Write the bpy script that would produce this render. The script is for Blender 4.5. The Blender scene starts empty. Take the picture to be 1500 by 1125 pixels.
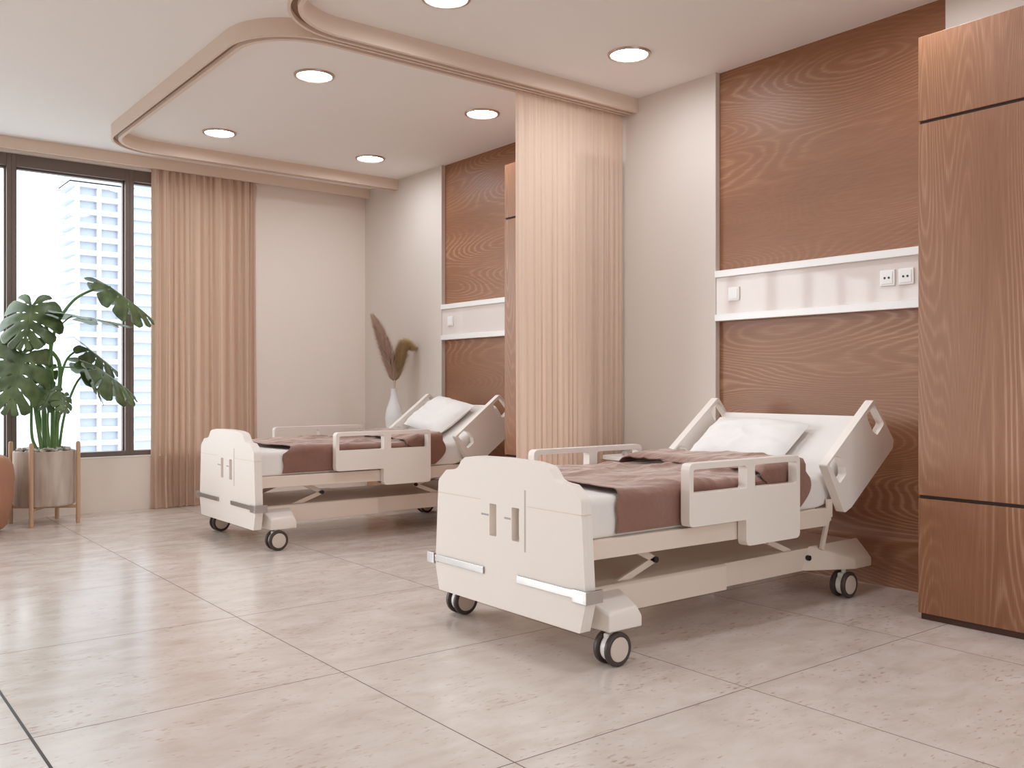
import bpy, bmesh, math, random
from mathutils import Vector, Matrix, noise
random.seed(7)
PI = math.pi
sc = bpy.context.scene
COL = sc.collection

# ------------------------------------------------------------------ helpers
def s2l(c):
    return tuple(((v/255)/12.92 if v/255 <= .04045 else ((v/255+.055)/1.055)**2.4) for v in c) + (1,)

def new_mat(name, rgb, rough=.5, metal=0., spec=.5, **kw):
    m = bpy.data.materials.new(name); m.use_nodes = True
    b = m.node_tree.nodes['Principled BSDF']
    b.inputs['Base Color'].default_value = s2l(rgb)
    b.inputs['Roughness'].default_value = rough
    b.inputs['Metallic'].default_value = metal
    b.inputs['Specular IOR Level'].default_value = spec
    for k, v in kw.items():
        b.inputs[k.replace('_', ' ')].default_value = v
    return m

def N(m, t, **kw):
    n = m.node_tree.nodes.new(t)
    for k, v in kw.items():
        if k in n.inputs: n.inputs[k].default_value = v
        else: setattr(n, k, v)
    return n
def LK(m, a, b): m.node_tree.links.new(a, b)
def bsdf(m): return m.node_tree.nodes['Principled BSDF']

def add_bump(m, scale=200, strength=.1, dist=.002, stretch=(1, 1, 1), detail=3):
    tc = N(m, 'ShaderNodeTexCoord'); mp = N(m, 'ShaderNodeMapping'); mp.inputs['Scale'].default_value = stretch
    nz = N(m, 'ShaderNodeTexNoise'); nz.inputs['Scale'].default_value = scale; nz.inputs['Detail'].default_value = detail
    bp = N(m, 'ShaderNodeBump'); bp.inputs['Strength'].default_value = strength; bp.inputs['Distance'].default_value = dist
    LK(m, tc.outputs['Object'], mp.inputs[0]); LK(m, mp.outputs[0], nz.inputs['Vector'])
    LK(m, nz.outputs['Fac'], bp.inputs['Height']); LK(m, bp.outputs[0], bsdf(m).inputs['Normal'])

def finish(me, name, mat, parent=None, angle=40, loc=None):
    for p in me.polygons: p.use_smooth = True
    me.set_sharp_from_angle(angle=math.radians(angle))
    me.name = name
    if mat is not None:
        me.materials.clear(); me.materials.append(mat)
    o = bpy.data.objects.new(name, me); COL.objects.link(o)
    if parent is not None: o.parent = parent
    if loc is not None: o.location = loc
    if angle <= 50:
        wn = o.modifiers.new('weighted', 'WEIGHTED_NORMAL'); wn.weight = 100; wn.keep_sharp = True
    return o

def bm_finish(bm, name, mat, parent=None, angle=40, loc=None, recalc=True):
    if recalc: bmesh.ops.recalc_face_normals(bm, faces=bm.faces)
    me = bpy.data.meshes.new(name); bm.to_mesh(me); bm.free()
    return finish(me, name, mat, parent, angle, loc)

def tag(o, label, cat, group=None, kind=None):
    o['label'] = label; o['category'] = cat
    if group: o['group'] = group
    if kind: o['kind'] = kind
    return o
def struct(o):
    o['kind'] = 'structure'; return o
def empty(name, loc, rz=0):
    o = bpy.data.objects.new(name, None); COL.objects.link(o)
    o.location = loc; o.rotation_euler = (0, 0, rz); o.empty_display_size = .1
    return o
def kids(o): return [c for c in bpy.data.objects if c.parent == o]
def copy_tree(o, parent=None):
    c = o.copy(); COL.objects.link(c); c.parent = parent
    for k in kids(o): copy_tree(k, c)
    return c

def bevel_sharp(bm, w, seg=2, ang=40):
    bmesh.ops.remove_doubles(bm, verts=bm.verts, dist=1e-5)
    bmesh.ops.recalc_face_normals(bm, faces=bm.faces)
    ed = [e for e in bm.edges if len(e.link_faces) == 2 and e.calc_face_angle(0) > math.radians(ang)]
    if ed: bmesh.ops.bevel(bm, geom=ed, offset=w, segments=seg, profile=.5, affect='EDGES', clamp_overlap=True)

def add_box(bm, x0, x1, y0, y1, z0, z1, bev=0, seg=2, M=None):
    t = bmesh.new()
    bmesh.ops.create_cube(t, size=1)
    for v in t.verts:
        v.co = Vector(((x0+x1)/2 + v.co.x*(x1-x0), (y0+y1)/2 + v.co.y*(y1-y0), (z0+z1)/2 + v.co.z*(z1-z0)))
    if bev: bmesh.ops.bevel(t, geom=list(t.edges), offset=bev, segments=seg, profile=.5, affect='EDGES', clamp_overlap=True)
    if M is not None: bmesh.ops.transform(t, matrix=M, verts=t.verts)
    join(bm, t)

def join(bm, t):
    me = bpy.data.meshes.new('tmp'); t.to_mesh(me); t.free()
    bm.from_mesh(me); bpy.data.meshes.remove(me)

def box(name, x0, x1, y0, y1, z0, z1, mat, parent=None, bev=.003, seg=2):
    bm = bmesh.new(); add_box(bm, x0, x1, y0, y1, z0, z1, bev, seg)
    return bm_finish(bm, name, mat, parent)

def add_hull(bm, pts, bev=.0, seg=2):
    t = bmesh.new()
    for p in pts: t.verts.new(p)
    r = bmesh.ops.convex_hull(t, input=t.verts)
    loose = [v for v in t.verts if not v.link_faces]
    bmesh.ops.delete(t, geom=loose, context='VERTS')
    bmesh.ops.dissolve_limit(t, angle_limit=.02, verts=t.verts, edges=t.edges)
    if bev: bevel_sharp(t, bev, seg, 15)
    join(bm, t)

def add_lathe(bm, prof, n=32, M=None, cap=True):
    t = bmesh.new(); rings = []
    for r, z in prof:
        if r < 1e-6: rings.append([t.verts.new((0, 0, z))])
        else: rings.append([t.verts.new((r*math.cos(2*PI*k/n), r*math.sin(2*PI*k/n), z)) for k in range(n)])
    for a, b in zip(rings, rings[1:]):
        for k in range(n):
            k2 = (k+1) % n
            if len(a) == 1 and len(b) == 1: continue
            if len(a) == 1: t.faces.new((a[0], b[k2], b[k]))
            elif len(b) == 1: t.faces.new((a[k], a[k2], b[0]))
            else: t.faces.new((a[k], a[k2], b[k2], b[k]))
    if cap:
        if len(rings[0]) > 1: t.faces.new(list(reversed(rings[0])))
        if len(rings[-1]) > 1: t.faces.new(rings[-1])
    if M is not None: bmesh.ops.transform(t, matrix=M, verts=t.verts)
    join(bm, t)

def frame_between(a, b):
    a = Vector(a); b = Vector(b); z = (b-a).normalized()
    x = z.orthogonal().normalized(); y = z.cross(x)
    M = Matrix((x, y, z)).transposed().to_4x4(); M.translation = a
    return M, (b-a).length
def add_cyl(bm, a, b, r, n=24, r2=None):
    M, L = frame_between(a, b)
    add_lathe(bm, [(r, 0), (r if r2 is None else r2, L)], n, M)

def add_tube(bm, pts, rads, n=10):
    t = bmesh.new(); rings = []
    pts = [Vector(p) for p in pts]
    up = None
    for i, p in enumerate(pts):
        d = (pts[min(i+1, len(pts)-1)] - pts[max(i-1, 0)]).normalized()
        if up is None: up = d.orthogonal().normalized()
        up = (up - d*up.dot(d)).normalized(); s = d.cross(up)
        r = rads[i] if isinstance(rads, (list, tuple)) else rads
        rings.append([t.verts.new(p + (up*math.cos(2*PI*k/n) + s*math.sin(2*PI*k/n))*r) for k in range(n)])
    for a, b in zip(rings, rings[1:]):
        for k in range(n): t.faces.new((a[k], a[(k+1) % n], b[(k+1) % n], b[k]))
    t.faces.new(list(reversed(rings[0]))); t.faces.new(rings[-1])
    join(bm, t)

def rounded(pts, rad, seg=5):
    """closed polygon with rounded corners; rad may be one number or one per corner"""
    out = []; n = len(pts)
    for i in range(n):
        p = Vector(pts[i]); a = Vector(pts[i-1]); b = Vector(pts[(i+1) % n])
        r = rad[i] if isinstance(rad, (list, tuple)) else rad
        if r <= 0: out.append(p); continue
        d1 = (a-p); d2 = (b-p); l1, l2 = d1.length, d2.length; d1 /= l1; d2 /= l2
        ang = d1.angle(d2); t = min(r/math.tan(ang/2), l1*.49, l2*.49)
        p1 = p + d1*t; p2 = p + d2*t
        for k in range(seg+1):
            s = k/seg; out.append(p1*(1-s)**2 + p*2*s*(1-s) + p2*s*s)
    return out

def plate_bm(polys, thick, bev, M):
    """flat plate with holes: polys[0] outline, others holes (2D). M maps (u,v,w)->local; w in 0..thick"""
    cu = bpy.data.curves.new('tmp', 'CURVE'); cu.dimensions = '2D'; cu.fill_mode = 'BOTH'; cu.extrude = thick/2
    for pl in polys:
        sp = cu.splines.new('POLY'); sp.points.add(len(pl)-1)
        for q, p in zip(sp.points, pl): q.co = (p[0], p[1], 0, 1)
        sp.use_cyclic_u = True
    ob = bpy.data.objects.new('tmp', cu); COL.objects.link(ob)
    dg = bpy.context.evaluated_depsgraph_get(); dg.update()
    me = bpy.data.meshes.new_from_object(ob.evaluated_get(dg))
    bm = bmesh.new(); bm.from_mesh(me)
    bpy.data.objects.remove(ob); bpy.data.curves.remove(cu); bpy.data.meshes.remove(me)
    for v in bm.verts: v.co.z += thick/2
    if bev: bevel_sharp(bm, bev, 2, 50)
    bmesh.ops.transform(bm, matrix=M, verts=bm.verts)
    if M.to_3x3().determinant() < 0: bmesh.ops.reverse_faces(bm, faces=bm.faces)
    return bm
def basis(u, v, w, o):
    M = Matrix((Vector(u), Vector(v), Vector(w))).transposed().to_4x4(); M.translation = Vector(o); return M

# ------------------------------------------------------------------ camera
H = 1.1; F_PX = 1351.7; YAW = 0.908584
cam = bpy.data.cameras.new('camera'); co = bpy.data.objects.new('camera', cam); COL.objects.link(co)
cam.sensor_width = 36; cam.lens = F_PX*36/1500; cam.clip_start = .05; cam.clip_end = 500
co.location = (0, 0, H); co.rotation_euler = (PI/2, 0, YAW - PI/2)
cam.shift_y = (563.4-562.5)/1500
sc.camera = co
sc.view_settings.view_transform = 'Standard'; sc.view_settings.look = 'None'
sc.view_settings.gamma = 1; sc.view_settings.use_curve_mapping = False
sc.view_settings.exposure = 0.36
FW = Vector((math.cos(YAW), math.sin(YAW), 0)); RT = Vector((math.sin(YAW), -math.cos(YAW), 0))
def at(px, py, Y):          # a point of the place, given where it is seen and its distance from the head of the room
    d = FW + RT*((px-750)/F_PX) - Vector((0, 0, 1))*((py-563.4)/F_PX)
    return Vector((0, 0, H)) + d*(Y/d.y)

# ------------------------------------------------------------------ materials
M_WALL = new_mat('plaster', (221, 211, 203), .75); add_bump(M_WALL, 140, .03)
M_WALLW = new_mat('plaster window wall', (240, 229, 220), .75)  # same plaster, lightened in colour where too little light reaches this wall
M_CEIL = new_mat('ceiling paint', (244, 240, 237), .8)
M_TRIM = new_mat('trim paint', (228, 207, 191), .6)
M_BED = new_mat('bed plastic', (238, 230, 223), .38, spec=.45)
M_BED2 = new_mat('bed metal cream', (228, 212, 199), .42, spec=.45)
M_SEAM = new_mat('seam', (190, 178, 168), .5)
M_GREY = new_mat('grey mark', (170, 165, 162), .5)
M_CHROME = new_mat('chrome', (196, 192, 190), .28, metal=1.)
M_TYRE = new_mat('tyre', (70, 58, 54), .45)
M_HUB = new_mat('hub', (214, 200, 190), .4)
M_BLACK = new_mat('black plastic', (26, 20, 20), .4)
M_SHEET = new_mat('sheet', (232, 227, 223), .85, Sheen_Weight=.1); add_bump(M_SHEET, 9, .25, .01)
M_PILLOW = new_mat('pillow cotton', (236, 232, 229), .85, Sheen_Weight=.1); add_bump(M_PILLOW, 600, .08)
M_BLANKET = new_mat('blanket', (126, 82, 66), .5, spec=.6, Sheen_Weight=.85, Sheen_Roughness=.5, Sheen_Tint=(1., .86, .80, 1.))
add_bump(M_BLANKET, 9, .5, .016, (1, 2.3, 1.2))
M_FRAME = new_mat('window aluminium', (118, 104, 98), .45, metal=.3)
M_SILL = new_mat('sill', (232, 224, 216), .5)
M_PANEL = new_mat('glossy panel', (226, 216, 211), .05, spec=.12)
M_ALU = new_mat('white aluminium', (240, 238, 236), .3)
M_RING = new_mat('downlight ring', (196, 172, 156), .28, metal=.8)
M_VASE = new_mat('ceramic', (240, 240, 241), .3)
M_STAND = new_mat('stand wood', (200, 164, 132), .5)
M_PEB = new_mat('pebbles', (188, 176, 166), .6)
M_TERRA = new_mat('ribbed upholstery', (172, 124, 98), .85)
M_WHITE = new_mat('white lacquer', (240, 238, 236), .35)

def emis(name, rgb, s):
    m = bpy.data.materials.new(name); m.use_nodes = True; nt = m.node_tree
    nt.nodes.remove(nt.nodes['Principled BSDF'])
    e = nt.nodes.new('ShaderNodeEmission'); e.inputs[0].default_value = s2l(rgb); e.inputs[1].default_value = s
    nt.links.new(e.outputs[0], nt.nodes['Material Output'].inputs[0]); return m
M_LAMP = emis('lamp diffuser', (242, 249, 255), 60)

# glass: clear pane that mirrors a little at its surface
M_GLASS = bpy.data.materials.new('window glass'); M_GLASS.use_nodes = True
nt = M_GLASS.node_tree; nt.nodes.remove(nt.nodes['Principled BSDF'])
tr = nt.nodes.new('ShaderNodeBsdfTransparent'); tr.inputs[0].default_value = (.97, .985, .98, 1)
gl = nt.nodes.new('ShaderNodeBsdfGlossy'); gl.inputs['Roughness'].default_value = .01
lw = nt.nodes.new('ShaderNodeLayerWeight'); lw.inputs[0].default_value = .5
pw = nt.nodes.new('ShaderNodeMath'); pw.operation = 'POWER'; pw.inputs[1].default_value = 5.
fr = nt.nodes.new('ShaderNodeMath'); fr.operation = 'MULTIPLY_ADD'; fr.inputs[1].default_value = .8; fr.inputs[2].default_value = .05
nt.links.new(lw.outputs['Facing'], pw.inputs[0]); nt.links.new(pw.outputs[0], fr.inputs[0])
mx = nt.nodes.new('ShaderNodeMixShader')
nt.links.new(fr.outputs[0], mx.inputs[0]); nt.links.new(tr.outputs[0], mx.inputs[1]); nt.links.new(gl.outputs[0], mx.inputs[2])
nt.links.new(mx.outputs[0], nt.nodes['Material Output'].inputs[0])

def curtain_mat(name, rgb, transp):
    m = bpy.data.materials.new(name); m.use_nodes = True; nt = m.node_tree; nt.nodes.remove(nt.nodes['Principled BSDF'])
    d = nt.nodes.new('ShaderNodeBsdfDiffuse'); t = nt.nodes.new('ShaderNodeBsdfTranslucent')
    tc = nt.nodes.new('ShaderNodeTexCoord'); mp = nt.nodes.new('ShaderNodeMapping'); mp.inputs['Scale'].default_value = (34, 34, .4)
    nz = nt.nodes.new('ShaderNodeTexNoise'); nz.inputs['Scale'].default_value = 1; nz.inputs['Detail'].default_value = 4
    cr = nt.nodes.new('ShaderNodeValToRGB')
    cr.color_ramp.elements[0].position = .3; cr.color_ramp.elements[1].position = .7
    cr.color_ramp.elements[0].color = s2l(tuple(v*.965 for v in rgb)); cr.color_ramp.elements[1].color = s2l(tuple(min(255, v*1.03) for v in rgb))
    nt.links.new(tc.outputs['Object'], mp.inputs[0]); nt.links.new(mp.outputs[0], nz.inputs['Vector'])
    nt.links.new(nz.outputs['Fac'], cr.inputs[0])
    nt.links.new(cr.outputs[0], d.inputs[0]); nt.links.new(cr.outputs[0], t.inputs[0])
    a = nt.nodes.new('ShaderNodeMixShader'); a.inputs[0].default_value = transp
    nt.links.new(d.outputs[0], a.inputs[1]); nt.links.new(t.outputs[0], a.inputs[2])
    nt.links.new(a.outputs[0], nt.nodes['Material Output'].inputs[0]); return m
M_CURT = curtain_mat('curtain cloth', (216, 188, 168), .12)
M_CURT2 = curtain_mat('divider cloth', (238, 213, 194), .28)

def wood_mat(name, along, dark, mid, light, ring=30, along_s=.3, across_s=2.3, rough=.42, seed=0.):
    """open-grained oak with pale limed pores; along = axis of the grain"""
    m = new_mat(name, mid, rough)
    tc = N(m, 'ShaderNodeTexCoord')
    def noise_at(a_s, c_s, detail, dist=0., off=0.):
        sca = [c_s]*3; sca[along] = a_s; sca[0] = .15
        mp = N(m, 'ShaderNodeMapping'); mp.inputs['Scale'].default_value = sca; mp.inputs['Location'].default_value = (seed+off, seed*1.7+off, seed*.6+off)
        nz = N(m, 'ShaderNodeTexNoise'); nz.inputs['Scale'].default_value = 1.; nz.inputs['Detail'].default_value = detail
        nz.inputs['Roughness'].default_value = .5; nz.inputs['Distortion'].default_value = dist
        LK(m, tc.outputs['Object'], mp.inputs[0]); LK(m, mp.outputs[0], nz.inputs['Vector']); return nz.outputs['Fac']
    def math_(op, a, b=None, c=None):
        q = N(m, 'ShaderNodeMath', operation=op)
        for i, v in enumerate((a, b, c)):
            if v is None: continue
            if isinstance(v, (int, float)): q.inputs[i].default_value = v
            else: LK(m, v, q.inputs[i])
        return q.outputs[0]
    big = noise_at(along_s, across_s, 1.0, .15)
    wob = noise_at(along_s*7, across_s*9, 2., 0., 4.)
    h = math_('MULTIPLY_ADD', wob, .012, big)
    sn = math_('SINE', math_('MULTIPLY', h, ring*2*PI))
    line = math_('POWER', math_('MULTIPLY_ADD', sn, .5, .5), 2.2)          # thin pale lines
    amp = math_('MULTIPLY_ADD', noise_at(along_s*1.6, across_s*1.4, 1., 0., 9.), 2.2, -.62)
    amp = math_('MINIMUM', math_('MAXIMUM', amp, .12), 1.)
    line = math_('MULTIPLY', line, amp)
    pores = noise_at(7., 330., 2., 0., 2.)
    tone = noise_at(.45, 3.2, 2., 0., 6.)
    v = math_('MULTIPLY_ADD', line, .38, .25)
    v = math_('ADD', v, math_('MULTIPLY_ADD', pores, .55, -.275))
    v = math_('ADD', v, math_('MULTIPLY_ADD', tone, .5, -.25))
    cr = N(m, 'ShaderNodeValToRGB'); e = cr.color_ramp.elements
    e[0].position = .0; e[0].color = s2l(dark); e[1].position = .85; e[1].color = s2l(light)
    k = e.new(.34); k.color = s2l(mid)
    LK(m, v, cr.inputs[0]); LK(m, cr.outputs[0], bsdf(m).inputs['Base Color'])
    bp = N(m, 'ShaderNodeBump'); bp.inputs['Strength'].default_value = .1; bp.inputs['Distance'].default_value = .0015
    LK(m, v, bp.inputs['Height']); LK(m, bp.outputs[0], bsdf(m).inputs['Normal'])
    return m
M_WOOD = wood_mat('oak wall panel', 1, (130, 85, 58), (149, 101, 70), (192, 149, 118), ring=84, along_s=.36, across_s=1.8, rough=.45)
M_CAB = wood_mat('oak cabinet', 2, (133, 88, 60), (153, 106, 76), (193, 152, 122), ring=62, along_s=.27, across_s=2.9, rough=.4, seed=3.1)
M_NIGHT = wood_mat('oak nightstand', 2, (150, 106, 80), (176, 134, 106), (196, 158, 130), ring=9, along_s=.7, across_s=4, rough=.45, seed=5.)
M_PLINTH = new_mat('plinth', (78, 50, 38), .5)
M_JOINT = new_mat('joint strip', (52, 42, 38), .5)
M_GAP = new_mat('shadow gap', (58, 36, 28), .6)

# pot: streaky stoneware
M_POT = new_mat('stoneware', (176, 160, 146), .7)
tc = N(M_POT, 'ShaderNodeTexCoord'); mp = N(M_POT, 'ShaderNodeMapping'); mp.inputs['Scale'].default_value = (12, 12, 2.2)
nz = N(M_POT, 'ShaderNodeTexNoise'); nz.inputs['Scale'].default_value = 1.; nz.inputs['Detail'].default_value = 6
cr = N(M_POT, 'ShaderNodeValToRGB'); cr.color_ramp.elements[0].position = .35; cr.color_ramp.elements[1].position = .7
cr.color_ramp.elements[0].color = s2l((168, 148, 132)); cr.color_ramp.elements[1].color = s2l((204, 190, 178))
LK(M_POT, tc.outputs['Object'], mp.inputs[0]); LK(M_POT, mp.outputs[0], nz.inputs['Vector']); LK(M_POT, nz.outputs['Fac'], cr.inputs[0]); LK(M_POT, cr.outputs[0], bsdf(M_POT).inputs['Base Color'])

M_LEAF = new_mat('monstera leaf', (62, 92, 58), .38, spec=.5)
bsdf(M_LEAF).inputs['Subsurface Weight'].default_value = 0.
tc = N(M_LEAF, 'ShaderNodeTexCoord'); nz = N(M_LEAF, 'ShaderNodeTexNoise'); nz.inputs['Scale'].default_value = 9.
cr = N(M_LEAF, 'ShaderNodeValToRGB'); cr.color_ramp.elements[0].color = s2l((66, 86, 50)); cr.color_ramp.elements[1].color = s2l((104, 124, 80))
cr.color_ramp.elements[0].position = .35; cr.color_ramp.elements[1].position = .7
LK(M_LEAF, tc.outputs['Object'], nz.inputs['Vector']); LK(M_LEAF, nz.outputs['Fac'], cr.inputs[0]); LK(M_LEAF, cr.outputs[0], bsdf(M_LEAF).inputs['Base Color'])
M_STEM = new_mat('monstera stem', (96, 132, 74), .45)

# floor: travertine tiles
TX, TY = 1.0731, 1.0697
M_FLOOR = new_mat('travertine', (205, 190, 180), .22, spec=.45)
m = M_FLOOR
tc = N(m, 'ShaderNodeTexCoord'); sx = N(m, 'ShaderNodeSeparateXYZ'); LK(m, tc.outputs['Object'], sx.inputs[0])
def grid(axis, off, per):
    a = N(m, 'ShaderNodeMath', operation='SUBTRACT'); a.inputs[1].default_value = off; LK(m, sx.outputs[axis], a.inputs[0])
    d = N(m, 'ShaderNodeMath', operation='DIVIDE'); d.inputs[1].default_value = per; LK(m, a.outputs[0], d.inputs[0])
    r = N(m, 'ShaderNodeMath', operation='ROUND'); LK(m, d.outputs[0], r.inputs[0])
    s = N(m, 'ShaderNodeMath', operation='SUBTRACT'); LK(m, d.outputs[0], s.inputs[0]); LK(m, r.outputs[0], s.inputs[1])
    ab = N(m, 'ShaderNodeMath', operation='ABSOLUTE'); LK(m, s.outputs[0], ab.inputs[0])
    fl = N(m, 'ShaderNodeMath', operation='FLOOR'); LK(m, d.outputs[0], fl.inputs[0])
    lt = N(m, 'ShaderNodeMath', operation='LESS_THAN'); lt.inputs[1].default_value = .0021/per; LK(m, ab.outputs[0], lt.inputs[0])
    return lt, fl
gx, fx = grid(0, .585, TX); gy, fy = grid(1, 2.114, TY)
g = N(m, 'ShaderNodeMath', operation='MAXIMUM'); LK(m, gx.outputs[0], g.inputs[0]); LK(m, gy.outputs[0], g.inputs[1])
# per tile offset so the veining breaks at the joints
cmb = N(m, 'ShaderNodeCombineXYZ')
for f, i, k in ((fx, 0, 3.7), (fy, 1, 5.3)):
    q = N(m, 'ShaderNodeMath', operation='MULTIPLY'); q.inputs[1].default_value = k; LK(m, f.outputs[0], q.inputs[0]); LK(m, q.outputs[0], cmb.inputs[i])
va = N(m, 'ShaderNodeVectorMath', operation='ADD'); LK(m, tc.outputs['Object'], va.inputs[0]); LK(m, cmb.outputs[0], va.inputs[1])
mpA = N(m, 'ShaderNodeMapping'); mpA.inputs['Scale'].default_value = (4.5, 9., 1); LK(m, va.outputs[0], mpA.inputs[0])
nA = N(m, 'ShaderNodeTexNoise'); nA.inputs['Scale'].default_value = 1.; nA.inputs['Detail'].default_value = 6; nA.inputs['Roughness'].default_value = .6; nA.inputs['Distortion'].default_value = .4
LK(m, mpA.outputs[0], nA.inputs['Vector'])
crA = N(m, 'ShaderNodeValToRGB'); e = crA.color_ramp.elements
e[0].position = .3; e[0].color = s2l((204, 190, 180)); e[1].position = .75; e[1].color = s2l((222, 213, 207)); k = e.new(.5); k.color = s2l((214, 202, 194))
LK(m, nA.outputs['Fac'], crA.inputs[0])
mpB = N(m, 'ShaderNodeMapping'); mpB.inputs['Scale'].default_value = (24, 60, 1); LK(m, va.outputs[0], mpB.inputs[0])
nB = N(m, 'ShaderNodeTexNoise'); nB.inputs['Scale'].default_value = 1.; nB.inputs['Detail'].default_value = 3; LK(m, mpB.outputs[0], nB.inputs['Vector'])
nC = N(m, 'ShaderNodeTexNoise'); nC.inputs['Scale'].default_value = 3.1; nC.inputs['Detail'].default_value = 2; LK(m, va.outputs[0], nC.inputs['Vector'])
ad = N(m, 'ShaderNodeMath', operation='MULTIPLY_ADD'); ad.inputs[1].default_value = .35; LK(m, nC.outputs['Fac'], ad.inputs[0]); LK(m, nB.outputs['Fac'], ad.inputs[2])
crB = N(m, 'ShaderNodeValToRGB'); crB.color_ramp.elements[0].position = .79; crB.color_ramp.elements[1].position = .92
crB.color_ramp.elements[0].color = (0, 0, 0, 1); crB.color_ramp.elements[1].color = (.6, .6, .6, 1)
LK(m, ad.outputs[0], crB.inputs[0])
mxB = N(m, 'ShaderNodeMix', data_type='RGBA'); LK(m, crB.outputs[0], mxB.inputs[0]); LK(m, crA.outputs[0], mxB.inputs[6]); mxB.inputs[7].default_value = s2l((168, 132, 108))
mxG = N(m, 'ShaderNodeMix', data_type='RGBA'); LK(m, g.outputs[0], mxG.inputs[0]); LK(m, mxB.outputs[2], mxG.inputs[6]); mxG.inputs[7].default_value = s2l((96, 78, 68))
LK(m, mxG.outputs[2], bsdf(m).inputs['Base Color'])
rr = N(m, 'ShaderNodeMath', operation='MULTIPLY_ADD'); rr.inputs[1].default_value = .22; rr.inputs[2].default_value = .1; LK(m, nA.outputs['Fac'], rr.inputs[0])
r2 = N(m, 'ShaderNodeMath', operation='MULTIPLY_ADD'); r2.inputs[1].default_value = .5; LK(m, g.outputs[0], r2.inputs[0]); LK(m, rr.outputs[0], r2.inputs[2])
LK(m, r2.outputs[0], bsdf(m).inputs['Roughness'])
bp = N(m, 'ShaderNodeBump'); bp.inputs['Strength'].default_value = .04; bp.inputs['Distance'].default_value = .003; LK(m, nB.outputs['Fac'], bp.inputs['Height']); LK(m, bp.outputs[0], bsdf(m).inputs['Normal'])

# ------------------------------------------------------------------ room shell
XH = 4.66        # plaster face of the head wall
XW = 4.70        # face of the wood panels
YW = 8.44        # face of the window wall
ZC = 3.1
XL, YF = -8.0, -3.0
CY = 3.175       # spacing of the two bays
P1, P2 = (2.364, 3.857), (2.364+CY, 7.02)
struct(box('floor', XL, 5.1, YF, 8.9, -.1, 0, M_FLOOR, bev=0))
struct(box('ceiling', XL, 5.1, YF, 8.9, ZC, ZC+.15, M_CEIL, bev=0))
bm = bmesh.new()
for y0, y1 in ((YF, P1[0]), (P1[1], P2[0]), (P2[1], 8.9)): add_box(bm, XH, 5.0, y0, y1, 0, ZC)
add_box(bm, XW+.02, 5.0, P1[0], P1[1], 0, ZC); add_box(bm, XW+.02, 5.0, P2[0], P2[1], 0, ZC)
struct(bm_finish(bm, 'wall_right', M_WALL))
for i, (a, b) in enumerate((P1, P2)):
    o = box('wood_wall_panel', XW, XW+.02, a, b, 0, ZC, M_WOOD, bev=0)
    tag(o, ['brown oak wall panel with flowing horizontal grain behind the nearer bed, beside the tall cabinet',
            'brown oak wall panel behind the farther bed, partly hidden by the divider curtain'][i], 'wall panel', 'oak panels behind the beds')
# window wall
WX1 = 3.49; WZ0, WZ1 = .475, 3.0
bm = bmesh.new()
add_box(bm, XL, WX1, YW, 8.8, 0, WZ0-.012)
add_box(bm, XL, WX1, YW, 8.8, WZ1, ZC)
add_box(bm, WX1, XH, YW, 8.8, 0, ZC)
struct(bm_finish(bm, 'wall_back', M_WALLW))
s = struct(box('trim_2', XL, WX1, YW-.004, 8.52, WZ0-.012, WZ0, M_SILL, bev=.002))
struct(box('trim_3', .5805, .5895, YF, YW, .0002, .0012, M_JOINT, bev=0))
# windows: bays between mullions
SP = .93; X0M = 2.348
def window(n, xa, xb, y0, axis='x', last=False):
    bm = bmesh.new()
    hw = .035
    def B(a, b, d0, d1, z0, z1):
        if axis == 'x': add_box(bm, a, b, y0+d0, y0+d1, z0, z1, .002, 1)
        else: add_box(bm, y0-d1, y0-d0, a, b, z0, z1, .002, 1)
    B(xa, xa+hw, 0, .12, WZ0, WZ1); B(xb-hw, xb, 0, .12, WZ0, WZ1)
    B(xa+hw, xb-hw, 0, .12, WZ0, WZ0+.042); B(xa+hw, xb-hw, 0, .12, WZ1-.1, WZ1)
    i = .012   # inner glazing bead
    B(xa+hw, xa+hw+i, .05, .1, WZ0+.042, WZ1-.1); B(xb-hw-i, xb-hw, .05, .1, WZ0+.042, WZ1-.1)
    B(xa+hw+i, xb-hw-i, .05, .1, WZ1-.115, WZ1-.1)
    w = struct(bm_finish(bm, 'window_%d' % n, M_FRAME))
    bm = bmesh.new()
    z0, z1 = WZ0+.03, WZ1-.09
    if axis == 'x': vs = [(xa+.03, y0+.08, z0), (xb-.03, y0+.08, z0), (xb-.03, y0+.08, z1), (xa+.03, y0+.08, z1)]
    else: vs = [(y0-.08, xa+.03, z0), (y0-.08, xb-.03, z0), (y0-.08, xb-.03, z1), (y0-.08, xa+.03, z1)]
    bm.faces.new([bm.verts.new(v) for v in vs])
    bm_finish(bm, 'window_pane', M_GLASS, w)
k = 0; n = 0
xs = [X0M + SP*j for j in range(1, -12, -1)]
xs = [WX1+.035] + xs
for a, b in zip(xs[1:], xs[:-1]):
    if a < XL+.1: break
    n += 1; window(n, a, b, 8.50)
bm = bmesh.new(); add_box(bm, XL-.3, XL, YF, 8.9, 0, ZC); struct(bm_finish(bm, 'wall_left', M_WALL))
bm = bmesh.new(); add_box(bm, XL, 5.0, YF-.3, YF, 0, WZ0); add_box(bm, XL, 5.0, YF-.3, YF, WZ1, ZC); add_box(bm, 4.2, 5.0, YF-.3, YF, WZ0, WZ1); add_box(bm, XL, .6, YF-.3, YF, WZ0, WZ1)
struct(bm_finish(bm, 'wall_front', M_WALL))
fx_ = [.6 + 3.6/3*j for j in range(4)]  # added windows behind the camera, unseen, put in for fill light
for a, b in zip(fx_[:-1], fx_[1:]):
    n += 1; window(n, a, b, YF-.2)

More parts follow.
